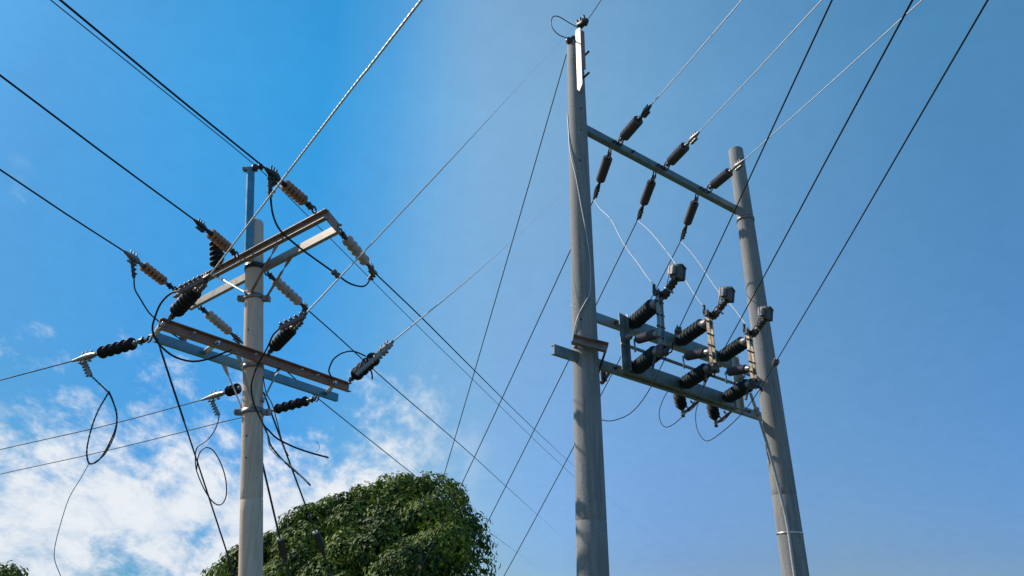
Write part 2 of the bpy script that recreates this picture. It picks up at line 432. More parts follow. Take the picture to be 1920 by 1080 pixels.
strap(online(uR0, uR1, 546) - Vector((0, 0, .06)), Yp(497, 562, 9.5), M['rusty'])
strap(online(uF0, uF1, 405) - Vector((0, 0, .06)), PL.surf(460, 549, .03), M['bright'], .045)
strap(online(lF0, lF1, 447) - Vector((0, 0, .05)), PL.surf(474, 757, .03), M['pale_steel'], .055)
strap(online(lR0, lR1, 420) - Vector((0, 0, .05)), Yp(453, 763, 9.56), M['pale_steel'], .05)
strap(online(lF0, lF1, 525) - Vector((0, 0, .05)), Yp(493, 752, 9.45), M['galv'], .04)
# riser channel on the pole top
rb, rtp = Yp(465.5, 480, 9.36), Yp(470, 318, 9.36)
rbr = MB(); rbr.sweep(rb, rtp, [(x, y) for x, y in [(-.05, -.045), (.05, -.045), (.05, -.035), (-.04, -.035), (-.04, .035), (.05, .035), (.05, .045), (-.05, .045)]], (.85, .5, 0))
ri = rbr.build('pole_top_riser', M['skytint_steel'], pole)
tp = MB(); tp.bar(rtp + Vector((-.11, 0, 0)), rtp + Vector((.09, 0, .01)), .09, .05, (0, 1, 0)); tp.cyl(rtp + Vector((-.06, 0, -.03)), rtp + Vector((-.06, 0, .05)), .02)
tp.build('riser_cap', M['clamp'], pole)
sd = MB(); q = rtp + Vector((.085, -.02, .02)); sd.lathe(q - Vector((.05, .02, .02)), q + Vector((.1, .05, .06)), [(0, .03), (.02, .055), (.07, .055), (.08, .03), (.10, .03), (.11, .05), (.15, .05), (.16, .03)], 14)
sd.build('wire_saddle', M['hardware'], pole)

# ------------------------------------------------------------------ insulators
def sheds(mb, A, B, n, R1, core, kind):
    A, B = Vector(A), Vector(B); Ln = (B - A).length; p = Ln / n; prof = [(0, core * .8)]
    for i in range(n):
        t = i * p
        if kind == 'disc':           # thin polymer skirts, every other one smaller
            r = R1 if i % 2 == 0 else R1 * .78
            prof += [(t + p * .10, core), (t + p * .34, r * .93), (t + p * .44, r), (t + p * .52, r * .96), (t + p * .72, core * 1.1), (t + p * .98, core)]
        elif kind == 'plate':
            prof += [(t + p * .30, core), (t + p * .38, R1 * .9), (t + p * .47, R1), (t + p * .55, R1 * .94), (t + p * .66, core)]
        elif kind == 'fin':
            prof += [(t + p * .12, core), (t + p * .38, R1 * .97), (t + p * .5, R1), (t + p * .62, R1 * .97), (t + p * .9, core)]
        else:                        # round porcelain bells
            prof += [(t + p * .08, core), (t + p * .19, R1 * .78), (t + p * .33, R1 * .97), (t + p * .46, R1), (t + p * .6, R1 * .93), (t + p * .73, R1 * .66), (t + p * .82, core)]
    prof.append((Ln, core * .8)); mb.lathe(A, B, prof, 20); return mb
def leg_clamp(P, Q, n, fin, width, mat, parent, finside=None):
    P, Q = Vector(P), Vector(Q); d = Q - P; a = d.normalized()
    m_ = MB(); view = Vector((P.x, P.y, P.z - CAMZ)).normalized(); s = a.cross(Vector((0, 1, 0.1))).normalized()
    if finside is not None and s.dot(Vector(finside)) < 0: s = -s
    m_.bar(P, Q, width, width * .8, s)
    for i in range(n):
        c = P + d * ((i + .6) / (n + .2))
        m_.lathe(c - s * width * .7, c + s * fin, [(0, width * .22), (fin * .55 + width * .5, width * .22), (fin * .55 + width * .52, width * .42), (fin * .8 + width * .6, width * .40), (fin + width * .7, width * .12)], 8)
    return m_.build('jumper_clamp', M[mat], parent)
def string(label, A, B, s0, s1, n, R1, kind, shed, group=None, clamp='clamp', core=.034, ring=.045, name='strain_insulator', leg=None, grip=1.0):
    A, B = Vector(A), Vector(B); d = B - A; Ln = d.length; a = d.normalized(); P = lambda t: A + d * t
    t = thing(name, label, 'insulator', A, group)
    m_ = MB(); c = A + a * ring * .9; m_.torus(c, a.cross(Vector((0, 0, 1))), ring, .012, 16)
    e = P(s0) - c
    m_.bar(c + a * ring * .7, P(s0) - a * .05, .034, .034, (0, 0, 1)); k = lerp(c, P(s0), .45)
    m_.cyl(k - Vector((0, 0, .05)), k + Vector((0, 0, .05)), .018, 8); m_.cyl(k - a * .04, k + a * .05, .036, 10)
    m_.build('shackle', M['hardware'], t)
    f = MB(); f.lathe(P(s0) - a * .07, P(s0), [(0, .02), (.01, .03), (.05, .03), (.068, .024)], 12); f.build('end_fitting', M[clamp], t)
    if kind == 'plate':
        MB().lathe(P(s0) - a * .01, P(s1), [(0, core), ((P(s1) - P(s0)).length + .02, core)], 12).build('core_rod', M['dark_core'], t)
        core *= .8
    b = MB(); sheds(b, P(s0) - a * .004, P(s1) + a * .004, n, R1, core, kind); b.build('shed_stack', M[shed], t)
    f = MB(); f.lathe(P(s1), P(s1) + a * .1, [(0, .024), (.015, .032), (.055, .032), (.065, .02), (.095, .02), (.1, .028), (.13, .028)], 12); f.build('end_fitting', M[clamp], t)
    # dead-end clamp gripping the conductor
    q0, q1 = P(s1) + a * .10, B; cl = MB(); Lc = (q1 - q0).length
    _, s, u = frame(a)
    w = .034 * grip
    pr = [(0, .6 * w), (Lc * .12, 1.0 * w), (Lc * .3, 1.25 * w), (Lc * .6, 1.0 * w), (Lc * .85, .62 * w), (Lc, .45 * w)]
    cl.lathe(q0, q1, pr, 8)
    for k in (.25, .45, .62):
        c = q0 + a * Lc * k
        cl.cyl(c - u * 2.0 * w, c + u * 2.3 * w, .011, 6); cl.bar(c - u * 1.6 * w, c - u * 2.0 * w, .05, .05, s)
    cl.build('dead_end_clamp', M[clamp], t)
    if leg: leg_clamp(*leg[:6], t, *leg[6:])
    return t
def frac(A, B, p):                   # fraction along A-B that is seen nearest pixel p
    best = min(range(201), key=lambda i: (Vector(proj(lerp(A, B, i / 200))) - Vector(p)).length); return best / 200
def proj(p):
    q = Vector(p) - CAM; f = q.y * cP + q.z * sP; return (960 + FPX * q.x / f, 540 - FPX * (q.z * cP - q.y * sP) / f)

# line one, this side of the pole: tan sheds lit through
G1 = 'tan insulators on the near side of the upper arms'
nr = (Zp(592, 396, HU + .03), Zp(498, 316, HU)); nc = (Zp(446, 480, HU + .03), Zp(364, 412, HU)); nl = (Zp(330, 545, HU + .03), Zp(234, 472, HU))
def px_string(label, AB, p0, p1, n, R1, kind, shed, group, **kw):
    return string(label, AB[0], AB[1], frac(*AB, p0), frac(*AB, p1), n, R1, kind, shed, group, **kw)
yB = lambda AB: AB[1].y
px_string('tan ribbed insulator string just right of the pole-top riser, near side of the upper arm', nr, (570, 377), (531, 347), 6, .076, 'plate', 'tan_shed', G1, clamp='hardware',
          leg=(Yp(506, 328, yB(nr) + .1), Yp(507, 368, yB(nr) + .1), 3, .06, .045, 'hardware'), grip=1.3)
px_string('tan ribbed insulator string left of the pole at mid arm, above a black post insulator', nc, (430, 465), (394, 437), 6, .076, 'plate', 'tan_shed', G1, clamp='hardware')
px_string('tan ribbed insulator string at the far left tip of the upper arm', nl, (309, 526), (269, 497), 6, .076, 'plate', 'tan_shed', G1, clamp='clamp',
          leg=(Yp(247, 484, yB(nl) + .1), Yp(251, 520, yB(nl) + .1), 4, .05, .04, 'hardware'), grip=1.3)
# line one, far side: pale bells
G2 = 'pale bell insulators on the far side of the upper arms'
fr = (Zp(636, 432, HU), Zp(704, 513, HU - .05)); fc = (Zp(497, 508, HU), Zp(579, 583, HU - .05)); fl = (Zp(372, 573, HU), Zp(456, 644, HU - .05))
px_string('pale bell insulator string hanging off the right end of the rear upper arm', fr, (648, 449), (689, 490), 5, .080, 'bell', 'grey_shed', G2, clamp='brownclamp',
          leg=(Yp(704, 508, yB(fr)), Yp(692, 524, yB(fr)), 3, .06, .05, 'brownclamp'))
px_string('pale bell insulator string emerging right of the pole between the upper braces', fc, (516, 526), (562, 567), 6, .080, 'bell', 'grey_shed', G2, clamp='hardware')
px_string('pale bell insulator string left of the pole between upper and lower arms', fl, (391, 587), (432, 620), 6, .080, 'bell', 'grey_shed', G2, clamp='brownclamp')
# line two, near side: black polymer with ribbed clamps
G3 = 'black insulators on the near side of the lower arms'
s1 = (Zp(316, 600, HL + .05), Zp(394, 515, HL + .10)); s2 = (Zp(503, 662, HL + .05), Zp(575, 586, HL + .10)); s3 = (Zp(655, 714, HL + .05), Zp(737, 640, HL + .06))
px_string('black insulator standing off the left tip of the lower arm under a ribbed clamp', s1, (331, 583), (366, 546), 6, .087, 'bell', 'black_poly', G3, clamp='brownclamp', core=.06,
          leg=(Yp(382, 524, s1[1].y + .05), Yp(338, 547, s1[1].y + .05), 5, .075, .055, 'brownclamp', (0, 0, 1)), grip=1.2)
px_string('black insulator right beside the pole above the middle of the lower arm', s2, (514, 648), (546, 617), 6, .087, 'bell', 'black_poly', G3, clamp='brownclamp', core=.06,
          leg=(Yp(572, 592, s2[1].y + .05), Yp(524, 616, s2[1].y + .05), 5, .07, .055, 'brownclamp', (0, 0, 1)), grip=1.2)
px_string('black insulator at the right tip of the lower arm', s3, (668, 702), (702, 671), 7, .10, 'disc', 'black_poly', G3, clamp='brownclamp', core=.045,
          leg=(Yp(735, 645, s3[1].y - .1), Yp(668, 702, s3[1].y - .1), 6, .055, .05, 'clamp', (0, 0, 1)), grip=1.2)
# line two, far side
G4 = 'black disc insulators pulling away to the left from the lower arms'
g1 = (Zp(284, 634, HL), Zp(136, 677, HL)); g2 = (Zp(447, 728, HL), Zp(378, 750, HL)); g3 = (Zp(597, 746, HL), Zp(470, 780, HL))
px_string('black disc insulator string at the left end of the lower arm, against open sky', g1, (250, 646), (189, 661), 9, .084, 'disc', 'black_poly', G4,
          leg=(Yp(158, 677, g1[1].y), Yp(170, 705, g1[1].y), 5, .06, .045, 'clamp', (-1, 0, -.3)), grip=1.1)
px_string('black disc insulator string half hidden behind the pole on its left side', g2, (447, 733), (430, 739), 5, .084, 'disc', 'black_poly', G4,
          leg=(Yp(398, 752, g2[1].y), Yp(410, 778, g2[1].y), 5, .055, .042, 'clamp', (-1, 0, -.3)), grip=1.1)
px_string('black disc insulator string right of the pole under the lower arm', g3, (575, 751), (518, 766), 9, .084, 'disc', 'black_poly', G4)
# black post insulator on the upper arm
pb = online(uF0, uF1, 405) + Vector((0, 0, .07)); ptop = Yp(406, 453, pb.y)
pi = thing('post_insulator', 'stubby black post insulator standing on the upper arm left of the pole', 'insulator', pb)
m_ = MB(); sheds(m_, pb + Vector((0, 0, .03)), ptop, 5, .105, .07, 'bell'); m_.build('shed_stack', M['black_poly'], pi)
m_ = MB(); m_.cyl(pb - Vector((0, 0, .02)), pb + Vector((0, 0, .035)), .05); m_.build('base_stud', M['hardware'], pi)

# ------------------------------------------------------------------ conductors of the left pole
def extend(P, Q, d): return Q + (Q - P).normalized() * d
def wire(name, label, cat, pts, r, mat, group=None, step=.2, strand=False, n=8, smooth=True):
    m_ = MB(); p = spline(pts, step) if smooth else pts
    if isinstance(r, tuple):
        r0_, r1_, f0, fm = r; n_ = len(p) - 1; r = [r0_ + (r1_ - r0_) * min(1, max(0, (i / n_ - f0) / (1 - f0)) * fm) for i in range(n_ + 1)]
    if strand:
        q = []
        for a, b in zip(p, p[1:]):
            k = max(1, int((b - a).length / .045)); q += [lerp(a, b, i / k) for i in range(k)]
        p = q + [p[-1]]; m_.tube(p, r, 12, lobes=6, lay=.3)
    else: m_.tube(p, r, n)
    return tag(m_.build(name, mat, base=pts[0]), label, cat, group)
W1 = 'line wires reaching the upper arms from the upper left'
def near_wire(lbl, B, px, h, r=.0105):
    e = Zp(*px, h); m = lerp(B, e, .5); m.z -= .01
    wire('power_line', lbl, 'wire', [B, m, e, extend(m, e, 7)], r, M['black_cable'], W1, .4)
near_wire('thick black wire running from the top edge down to the pole-top riser', nr[1], (113, 0), HU)
near_wire('black wire from the left edge to the mid-arm insulator left of the pole', nc[1], (0, 141), HU)
near_wire('lowest black wire from the left edge to the left tip of the upper arm', nl[1], (0, 318), HU)
W2 = 'line wires leaving the upper arms to the lower right'
def far_wire(lbl, pts, h0, h1, r=(.0105, .0013, .0, 8.0), mat='black_cable', first=None):
    n = len(pts); P = [Zp(x, y, h0 + (h1 - h0) * i / (n - 1)) for i, (x, y) in enumerate(pts)]
    if first is not None: P[0] = first
    wire('power_line', lbl, 'wire', P, r, M[mat], W2, .5)
far_wire('black wire falling right from the right end of the upper arm', [(704, 513), (790, 595), (890, 695), (1000, 803), (1110, 905), (1180, 968), (1250, 1028), (1310, 1078), (1345, 1106)], HU - .05, HU - .2, (.0105, .0013, .03, 6.0), first=fr[1])
far_wire('black wire from beside the pole down past the right tip of the lower arm', [(579, 583), (640, 637), (733, 722), (870, 840), (960, 922), (1080, 1030), (1140, 1084), (1168, 1108)], HU - .05, HU - .2, (.0105, .0013, .12, 3.5), first=fc[1])
far_wire('black wire passing behind the pole and under the lower arm to the tree', [(456, 644), (488, 662), (530, 690), (590, 742), (700, 830), (800, 909), (900, 985), (1020, 1074), (1060, 1106)], HU - .05, HU - .2, (.0115, .0013, .36, 3.5), first=fl[1])
hs = ray(480, 312).z / ray(480, 312).y * 9.32
P = [Zp(95, 0, hs), Zp(300, 165, hs), Zp(481, 312, hs), Zp(560, 388, hs), Zp(640, 468, hs - .05), Zp(780, 608, hs - .15), Zp(890, 715, hs - .15), Zp(1010, 832, hs - .2), Zp(1090, 907, hs - .2), Zp(1200, 1010, hs - .3), Zp(1290, 1090, hs - .3)]
wire('ground_wire', 'thin wire crossing over the pole-top riser from upper left to lower right', 'wire', [extend(P[1], P[0], 7)] + P, (.0065, .0012, .35, 4.0), M['black_cable'], None, .5)
W3 = 'bright wires pulling from the lower arms to the upper right'
e = Zp(790, 0, HL); wire('power_line', 'bright stranded wire from the left lower-arm clamp up past the riser to the top edge', 'wire', [s1[1], Zp(640, 192, HL + .05), e, extend(s1[1], e, 7)], .009, M['alu'], W3, .4, True)
tq = Yp(1083, 43, 8.36); P = [s2[1], lerp(s2[1], tq, .5) - Vector((0, 0, .02)), tq]
wire('power_line', 'bright wire from the clamp beside the leaning pole to the tip of the tallest pole', 'wire', P, (.0105, .0014, .40, 1.7), M['alu'], W3, .4)
cB = PA.c(Yp(1082, 345, 8.5).z); P = [s3[1], lerp(s3[1], cB, .5) - Vector((0, 0, .02)), cB + Vector((-.13, .09, 0))]
wire('power_line', 'pale stranded wire between the right lower-arm tip and the tallest pole', 'wire', P, (.0095, .0014, .25, 1.6), M['alu'], W3, .4)
W4 = 'thin dark wires leaving the lower arms to the left edge'
for lbl, B, ps in (('highest thin dark wire at the left edge, from the left arm tip', g1[1], [(0, 713), (-330, 800)]),
                   ('middle thin dark wire at the left edge, ending at a clamp left of the pole', g2[1], [(190, 800), (0, 843), (-330, 920)]),
                   ('lowest thin dark wire at the left edge, passing behind the pole', g3[1], [(447, 784), (200, 845), (0, 889), (-330, 962)])):
    wire('power_line', lbl, 'wire', [B] + [Zp(x, y, HL - (.0 if x > 0 else .15)) for x, y in ps], .0085, M['black_cable'], W4, .5)

# jumpers round the left pole
JG = 'jumper cables looping round the left pole'
def jump(lbl, pts, r, mat='black_cable', name='jumper_cable', group=JG, cat='cable', strand=False):
    P = [Yp(x, y, Y) for x, y, Y in pts]
    P = [P[0]] + [p + Vector((random.uniform(-1, 1), random.uniform(-1, 1), random.uniform(-1, 1))) * .007 for p in P[1:-1]] + [P[-1]]
    return wire(name, lbl, cat, P, r, M[mat], group, .06, strand)
ya = yB(nr) + .1; yb = yB(fr)
js = [(507, 366), (512, 402), (526, 431), (556, 458), (588, 483), (628, 511), (654, 531), (676, 538), (688, 533), (693, 524)]
o = jump('long black jumper swooping under the right end of the upper arm', [(x, y, lerp(ya, yb, i / 9)) for i, (x, y) in enumerate(js)], .012)
c = Yp(631, 514, lerp(ya, yb, .55)); MB().lathe(c - Vector((.05, .04, -.03)), c + Vector((.05, .04, -.04)), [(0, .025), (.015, .042), (.05, .042), (.06, .026), (.08, .042), (.11, .042), (.125, .025)], 10).build('splice_clamp', M['brownclamp'], o)
ya, yb = yB(nl) + .1, yB(fl)
js = [(251, 518), (254, 542), (263, 561), (279, 586), (298, 602), (321, 624), (343, 638), (377, 656), (408, 668), (434, 664), (447, 650)]
o = jump('black jumper dropping from the left upper-arm clamp behind the lower arm', [(x, y, lerp(ya, yb + .1, (i / 10) ** .7)) for i, (x, y) in enumerate(js)], .011)
m_ = MB(); c = Yp(343, 637, lerp(ya, yb + .1, .6 ** .7) - .03)
for k in range(3): m_.box(c + Vector((.03 * k - .03, 0, -.015 * k + .015)), Vector((.012, 0, 0)), Vector((0, .05, 0)), Vector((0, 0, .055)))
m_.build('splice_clamp', M['brownclamp'], o)
ya = s1[1].y + .05
js = [(338, 546), (322, 550), (303, 567), (290, 594), (285, 617), (292, 637), (307, 655), (330, 671), (360, 678), (393, 673), (418, 662), (434, 655)]
jump('black jumper curling round the left tip of the lower arm to a taped end', [(x, y, ya + .9 * (i / 11)) for i, (x, y) in enumerate(js)], .011)
ya = s2[1].y + .05
js = [(524, 616), (513, 629), (504, 648), (494, 664), (483, 684), (474, 707), (471, 730), (477, 757), (486, 779), (496, 798), (505, 809), (520, 823), (553, 840), (587, 851), (616, 858)]
jump('black cable running down the pole face from its ribbed clamp to a loose free end', [(x, y, ya + min(1, i / 3) * (9.22 - ya)) for i, (x, y) in enumerate(js)], .011)
js = [(484, 775), (495, 797), (503, 818), (508, 834), (524, 854), (544, 874), (565, 893), (582, 910)]
jump('frayed twisted cable end dangling below the lower arm right of the pole', [(x, y, 9.2) for x, y in js], .013, 'steel_cable', strand=True)
js = [(500, 812), (506, 838), (522, 858), (540, 868), (558, 884), (578, 905)]
jump('pale bare strand hanging beside the frayed cable end', [(x, y, 9.12) for x, y in js], .006, 'alu')
js = [(592, 828), (597, 832), (598, 840), (593, 848)]
jump('tiny wire curl standing on the loose black cable end', [(x, y, 9.22) for x, y in js], .003)
ya = s3[1].y
js = [(686, 668), (663, 659), (641, 662), (627, 672), (619, 685), (617, 697), (622, 708)]
jump('small black loop standing above the right end of the lower arm', [(x, y, ya + .3 - .02 * i) for i, (x, y) in enumerate(js)], .010)
js = [(692, 690), (696, 700), (698, 711)]
jump('short cut cable stub below the right lower-arm clamp', [(x, y, ya) for x, y in js], .010)
ya = g1[1].y
js = [(170, 704), (186, 719), (204, 736), (213, 753), (218, 775), (216, 800), (208, 826), (196, 850), (182, 864), (169, 869), (163, 861), (163, 838), (172, 800), (184, 768), (195, 748), (204, 735)]
jump('dark tied cable loop hanging in front of the sky at far left', [(x, y, ya + .012 * (i % 3)) for i, (x, y) in enumerate(js)], .0115, 'steel_cable', strand=True)
js = [(204, 733), (214, 756), (219, 790), (212, 820), (196, 852), (176, 868)]
jump('second strand wound along the tied cable loop at far left', [(x, y, ya - .02) for x, y in js], .008)
js = [(167, 869), (150, 897), (128, 936), (111, 990), (103, 1030), (104, 1052), (113, 1080), (122, 1110)]
jump('hair-thin wire trailing down from the tied cable loop', [(x, y, ya) for x, y in js], .0045, 'steel_cable')
ya = g2[1].y
js = [(411, 777), (408, 792), (400, 810), (388, 826), (372, 838), (367, 851), (367, 875), (372, 892), (382, 915), (394, 936), (406, 946), (417, 944), (424, 928), (423, 900), (414, 870), (400, 846), (388, 839), (377, 846), (370, 862), (369, 880)]
jump('dark cable coil hanging left of the pole from the second ribbed clamp', [(x, y, ya + .006 * i) for i, (x, y) in enumerate(js)], .009, 'steel_cable')

# guys
GG = 'stay wires running down from the left pole'
def stay(lbl, P, Q, r, sl=None, mat='steel_cable', grip=None):
    d = (Q - P); G = P - d * (P.z / d.z)
    t = thing('stay_wire', lbl, 'stay wire', P, GG)
    MB().tube([lerp(P, G, i / 40) for i in range(41)], r, 8).build('cable', M[mat], t)
    if grip:
        a, b = grip; MB().tube([lerp(P, Q, a + (b - a) * i / 40) for i in range(41)], r * 1.5, 10, lobes=5, lay=.12).build('grip', M['black_cable'], t)
    if sl:
        A, B = lerp(P, Q, sl[0]), lerp(P, Q, sl[1]); Ln = (B - A).length
        MB().lathe(A, B, [(0, .03), (Ln * .03, .05), (Ln * .06, .056), (Ln * .5, .060), (Ln * .6, .058), (Ln * .72, .044), (Ln * .86, .03), (Ln, .016)], 6, False).build('guy_insulator', M['hardware'], t)
        MB().lathe(A - (B - A) * .02, B, [(0, .03), (.012, .048), (.02, .04)], 6).build('cap', M['pale_steel'], t)
    return t
stay('thick dark stay falling from the left tip of the lower arm', Zp(294, 634, HL - .06), Yp(440, 1080, 9.3), .0095, None, 'steel_cable', (.05, .36))
stay('dark stay with a bulky block before the tree, right-hand one of the two', Yp(494, 735, 9.6), Yp(622, 1080, 12.2), .012, (.735, .885))
stay('dark stay hugging the right of the pole, with a bulky block lower down', Yp(490, 860, 9.62), Yp(541, 1080, 11.2), .014, (.66, .87))
jump('limp grey wire hanging from the band right of the pole', [(493, 705, 9.5), (500, 738, 9.5), (512, 762, 9.5), (530, 830, 9.55), (541, 855, 9.6)], .007, 'steel_cable')

# ------------------------------------------------------------------ the pair of poles on the right
GP = 'grey concrete poles of the paired frame'
pa = thing('utility_pole', 'tallest grey concrete pole, with a white steel strip at its tip', 'utility pole', PA.B, GP)
mb = MB(); PA.shaft(mb, (2.72,)); mb.build('shaft', M['concrete_grey'], pa)
holes(PA, [(1089, 203), (1090, 243), (1089, 598), (1087, 300)], pa, .012)
pbb = thing('utility_pole', 'shorter grey concrete pole at right, bare topped, with a pipe strapped to it', 'utility pole', PB.B, GP)
mb = MB(); PB.shaft(mb, (3.34,)); mb.build('shaft', M['concrete_grey'], pbb)
m_ = MB(); zb = PB.surf(1482, 998).z; PB.band(m_, zb, .022, .006); m_.build('strap', M['bright'], pbb)
m_ = MB(); PB.band(m_, PB.surf(1400, 405).z, .06, .008); m_.build('pole_band', M['clamp'], pbb)
# pole-top fittings of the tall pole
t0, t1 = PA.surf(1084.5, 58, .0), PA.surf(1088, 172, .02)
ys = 8.5 - .155
ys = 8.5 - .20; A, B = Yp(1083.5, 54, ys), Yp(1087.5, 166, ys)
st = MB(); w = .052
ax = (A - B).normalized(); sx = Vector((.62, -.785, 0)); fn = Vector((-.785, -.62, 0))
pts2 = [A - sx * w, A + sx * w, B + sx * w + ax * .05, B - sx * w * .2 - ax * .04, B - sx * w + ax * .02]
vs_ = [p + fn * .004 for p in pts2] + [p - fn * .004 for p in pts2]; n5 = 5
st.add(vs_, [tuple(range(5)), tuple(range(9, 4, -1))] + [(i, i + 5, (i + 1) % 5 + 5, (i + 1) % 5) for i in range(5)])
st.build('top_bracket', M['pale_steel'], pa)['label'] = 'white steel strip at the tip of the tall pole'
m_ = MB(); m_.bar(A + sx * .047 - fn * .042 - ax * .05, B + sx * .047 - fn * .042 + ax * .35, .012, .075, sx); m_.build('bracket_flange', M['rusty'], pa)
for y in (103, 143):
    p = Yp(1093, y + 4, 8.42); m_ = MB(); m_.cyl(p, p + Vector((.09, -.06, .06)), .016, 8); m_.build('bolt', M['hardware'], pa)
sdl = Yp(1070, 77, 8.42); m_ = MB(); m_.lathe(sdl - Vector((.06, .0, .02)), sdl + Vector((.08, 0, .06)), [(0, .03), (.02, .06), (.06, .06), (.075, .035), (.10, .05), (.14, .05), (.15, .02)], 12)
m_.build('wire_saddle', M['hardware'], pa)
ct = thing('dead_end_clamp', 'dark bolted clamp standing above the tip of the tallest pole', 'clamp', Yp(1086, 52, ys))
c0, c1 = Yp(1084, 50, ys), Yp(1102, 37, ys - .12); m_ = MB(); m_.lathe(c0, c1, [(0, .035), (.03, .06), (.09, .05), (.12, .07), ((c1 - c0).length, .03)], 8); m_.build('clamp_body', M['hardware'], ct)
for k in (.05, .38, .75):
    p = lerp(c0, c1, k); m_ = MB(); m_.cyl(p - Vector((0, 0, .03)), p + Vector((-.02, 0, .12)), .018, 6); m_.build('bolt', M['hardware'], ct)
wire('power_line', 'short dark wire leaving the tip of the tallest pole to the top edge', 'wire', [c1, Yp(1127, 0, 7.4), Yp(1165, -60, 6.3), Yp(1400, -420, 4)], .0065, M['steel_cable'])
jump('thin dark loop at the tip of the tallest pole', [(1083, 51, ys), (1068, 43, ys), (1050, 32, ys), (1038, 31, ys), (1033, 41, ys), (1036, 53, ys), (1048, 65, ys), (1069, 73, 8.4)], .0075, 'steel_cable', group=None)
jump('thin wire running down the face of the tallest pole', [tuple((x, y, PA.surf(x, y, .012).y)) for x, y in ((1064, 215), (1065, 240), (1070, 285), (1079, 330), (1090, 385), (1099, 435), (1106, 490), (1108, 535), (1106, 552), (1098, 566), (1086, 590), (1078, 618), (1074, 640))], .0085, 'alu_dull', group=None)

# arms between the two poles
nH = nrm(Zp(1100, 244, 6.53), Zp(1378, 393, 6.53))
HT = 6.53
t0, t1 = Zp(1072, 229.5, HT), Zp(1384, 396, HT)
arm = thing('crossarm', 'single grey steel beam near the tops of the paired poles, carrying six strings', 'crossarm', lerp(t0, t1, .5), 'steel beams spanning the paired poles')
m_ = MB(); m_.bar(t0, t1, .095, .125, nH, .1); m_.build('beam', M['galv_dull'], arm)
LH, HH = 3.0, 3.67
b0, b1 = Zp(1073, 579.5, HH), Zp(1412, 700, HH)
c0, c1 = Zp(1036, 655, LH), Zp(1428, 782, LH)
armu = thing('crossarm', 'grey steel beam behind the upper insulators of the switch bank', 'crossarm', lerp(b0, b1, .5), 'steel beams spanning the paired poles')
channel(b0, b1, -nH, .95).build('beam', M['galv'], armu)
arml = thing('crossarm', 'lowest grey steel beam, its left end sticking out past the tall pole', 'crossarm', lerp(c0, c1, .5), 'steel beams spanning the paired poles')
channel(c0, c1, -nH, .95).build('beam', M['galv_dull'], arml)
def arm_bolts(A, B, pxs, parent, n_=nH, off=.05, r=.02):
    for x in pxs:
        p = online(A, B, x); MB().lathe(p + n_ * off, p + n_ * (off + .1), [(0, r), (.028, r), (.03, .010), (.05, .010)], 6).build('bolt', M['hardware'], parent)
arm_bolts(t0, t1, (1146, 1152, 1158, 1181, 1228, 1234, 1240, 1308, 1314, 1322), arm)
arm_bolts(b0, b1, (1150, 1395), armu, nH, .03); arm_bolts(c0, c1, (1150, 1400), arml, nH, .03)
br0, br1 = Yp(1073.5, 636, 8.25), Yp(1139, 652, 8.21)
cl = thing('crossarm', 'short dark steel channel bolted across the front of the tallest pole', 'crossarm', lerp(br0, br1, .5))
channel(br0, br1, nH, .95).build('beam', M['umber'], cl)
for p_, q_ in ((br1 + Vector((-.03, .02, -.05)), br1 + Vector((-.08, .42, -.20))), (br0 + Vector((.06, .0, -.05)), br0 + Vector((.02, .4, -.03)))):
    m_ = MB(); m_.cyl(p_, q_, .015, 8); m_.build('through_bolt', M['hardware'], cl)

# strings on the top arm
GF = 'grey ribbed insulators reaching forward from the top beam'
GBk = 'grey ribbed insulators hanging back from the top beam'
fI = [((1160, 268), (1172, 258), (1197, 224), (1221, 197)), ((1246, 315), (1259, 305), (1284, 273), (1311, 247)), ((1326, 357), (1340, 350), (1367, 322), (1396, 299))]
fb = [((1145, 281), (1138, 296), (1121, 336), (1113, 374)), ((1229, 322), (1222, 342), (1205, 379), (1195, 413)), ((1308, 365), (1300, 380), (1285, 416), (1276, 452))]
who = ('nearest the tall pole', 'at the middle of the top beam', 'nearest the shorter pole')
FI, BI = [], []
for i in range(3):
    a_, p0, p1, e_ = fI[i]; AB = (Zp(*a_, HT), Zp(*e_, HT + .02)); FI.append(AB)
    px_string('grey ribbed insulator pulling up and right, the one ' + who[i], AB, p0, p1, 10, .080, 'fin', 'mauve_poly', GF, ring=.075, core=.062, clamp='clamp' if i else 'hardware')
    a_, p0, p1, e_ = fb[i]; AB = (Zp(*a_, HT), Zp(*e_, HT - .12)); BI.append(AB)
    px_string('grey ribbed insulator sloping down and left, the one ' + who[i], AB, p0, p1, 12, .076, 'fin', 'mauve_poly', GBk, ring=.075, core=.048, clamp='hardware')
W5 = 'pale wires rising from the top beam to the top edge'
for i, px in enumerate(((1391, 0), (1541, 0), (1729, 0))):
    e = Zp(*px, HT + .02); m = lerp(FI[i][1], e, .5) - Vector((0, 0, .01))
    wire('power_line', 'pale stranded wire rising right from the top-beam insulator ' + who[i], 'wire', [FI[i][1], m, e, extend(m, e, 8)], .0064, M['alu_dull'], W5, .4)
W6 = 'dark wires falling away to the lower left behind the tall pole'
def fall(lbl, P0, pts, h1, r, mat='steel_cable'):
    E = Zp(*pts[-1], h1); P = [lerp(P0, E, i / 12) - Vector((0, 0, .25 * (i / 12) * (1 - i / 12))) for i in range(13)]
    wire('power_line', lbl, 'wire', P + [extend(P[-2], P[-1], 6)], r, M[mat], W6, .5)
fall('dark wire falling left from the very top of the tallest pole', Yp(1062, 102, 8.55), [(1010, 272), (960, 450), (880, 728), (776, 1080)], 1.2, .0085)
fall('dark wire falling left from the back insulator nearest the tall pole', BI[0][1], [(1090, 410), (1064, 458), (940, 722), (783, 1080)], 1.25, .0095)
fall('dark wire falling left from the middle back insulator behind the tall pole', BI[1][1], [(1117, 564), (1062, 660), (980, 832), (862, 1080)], 1.25, .0095)
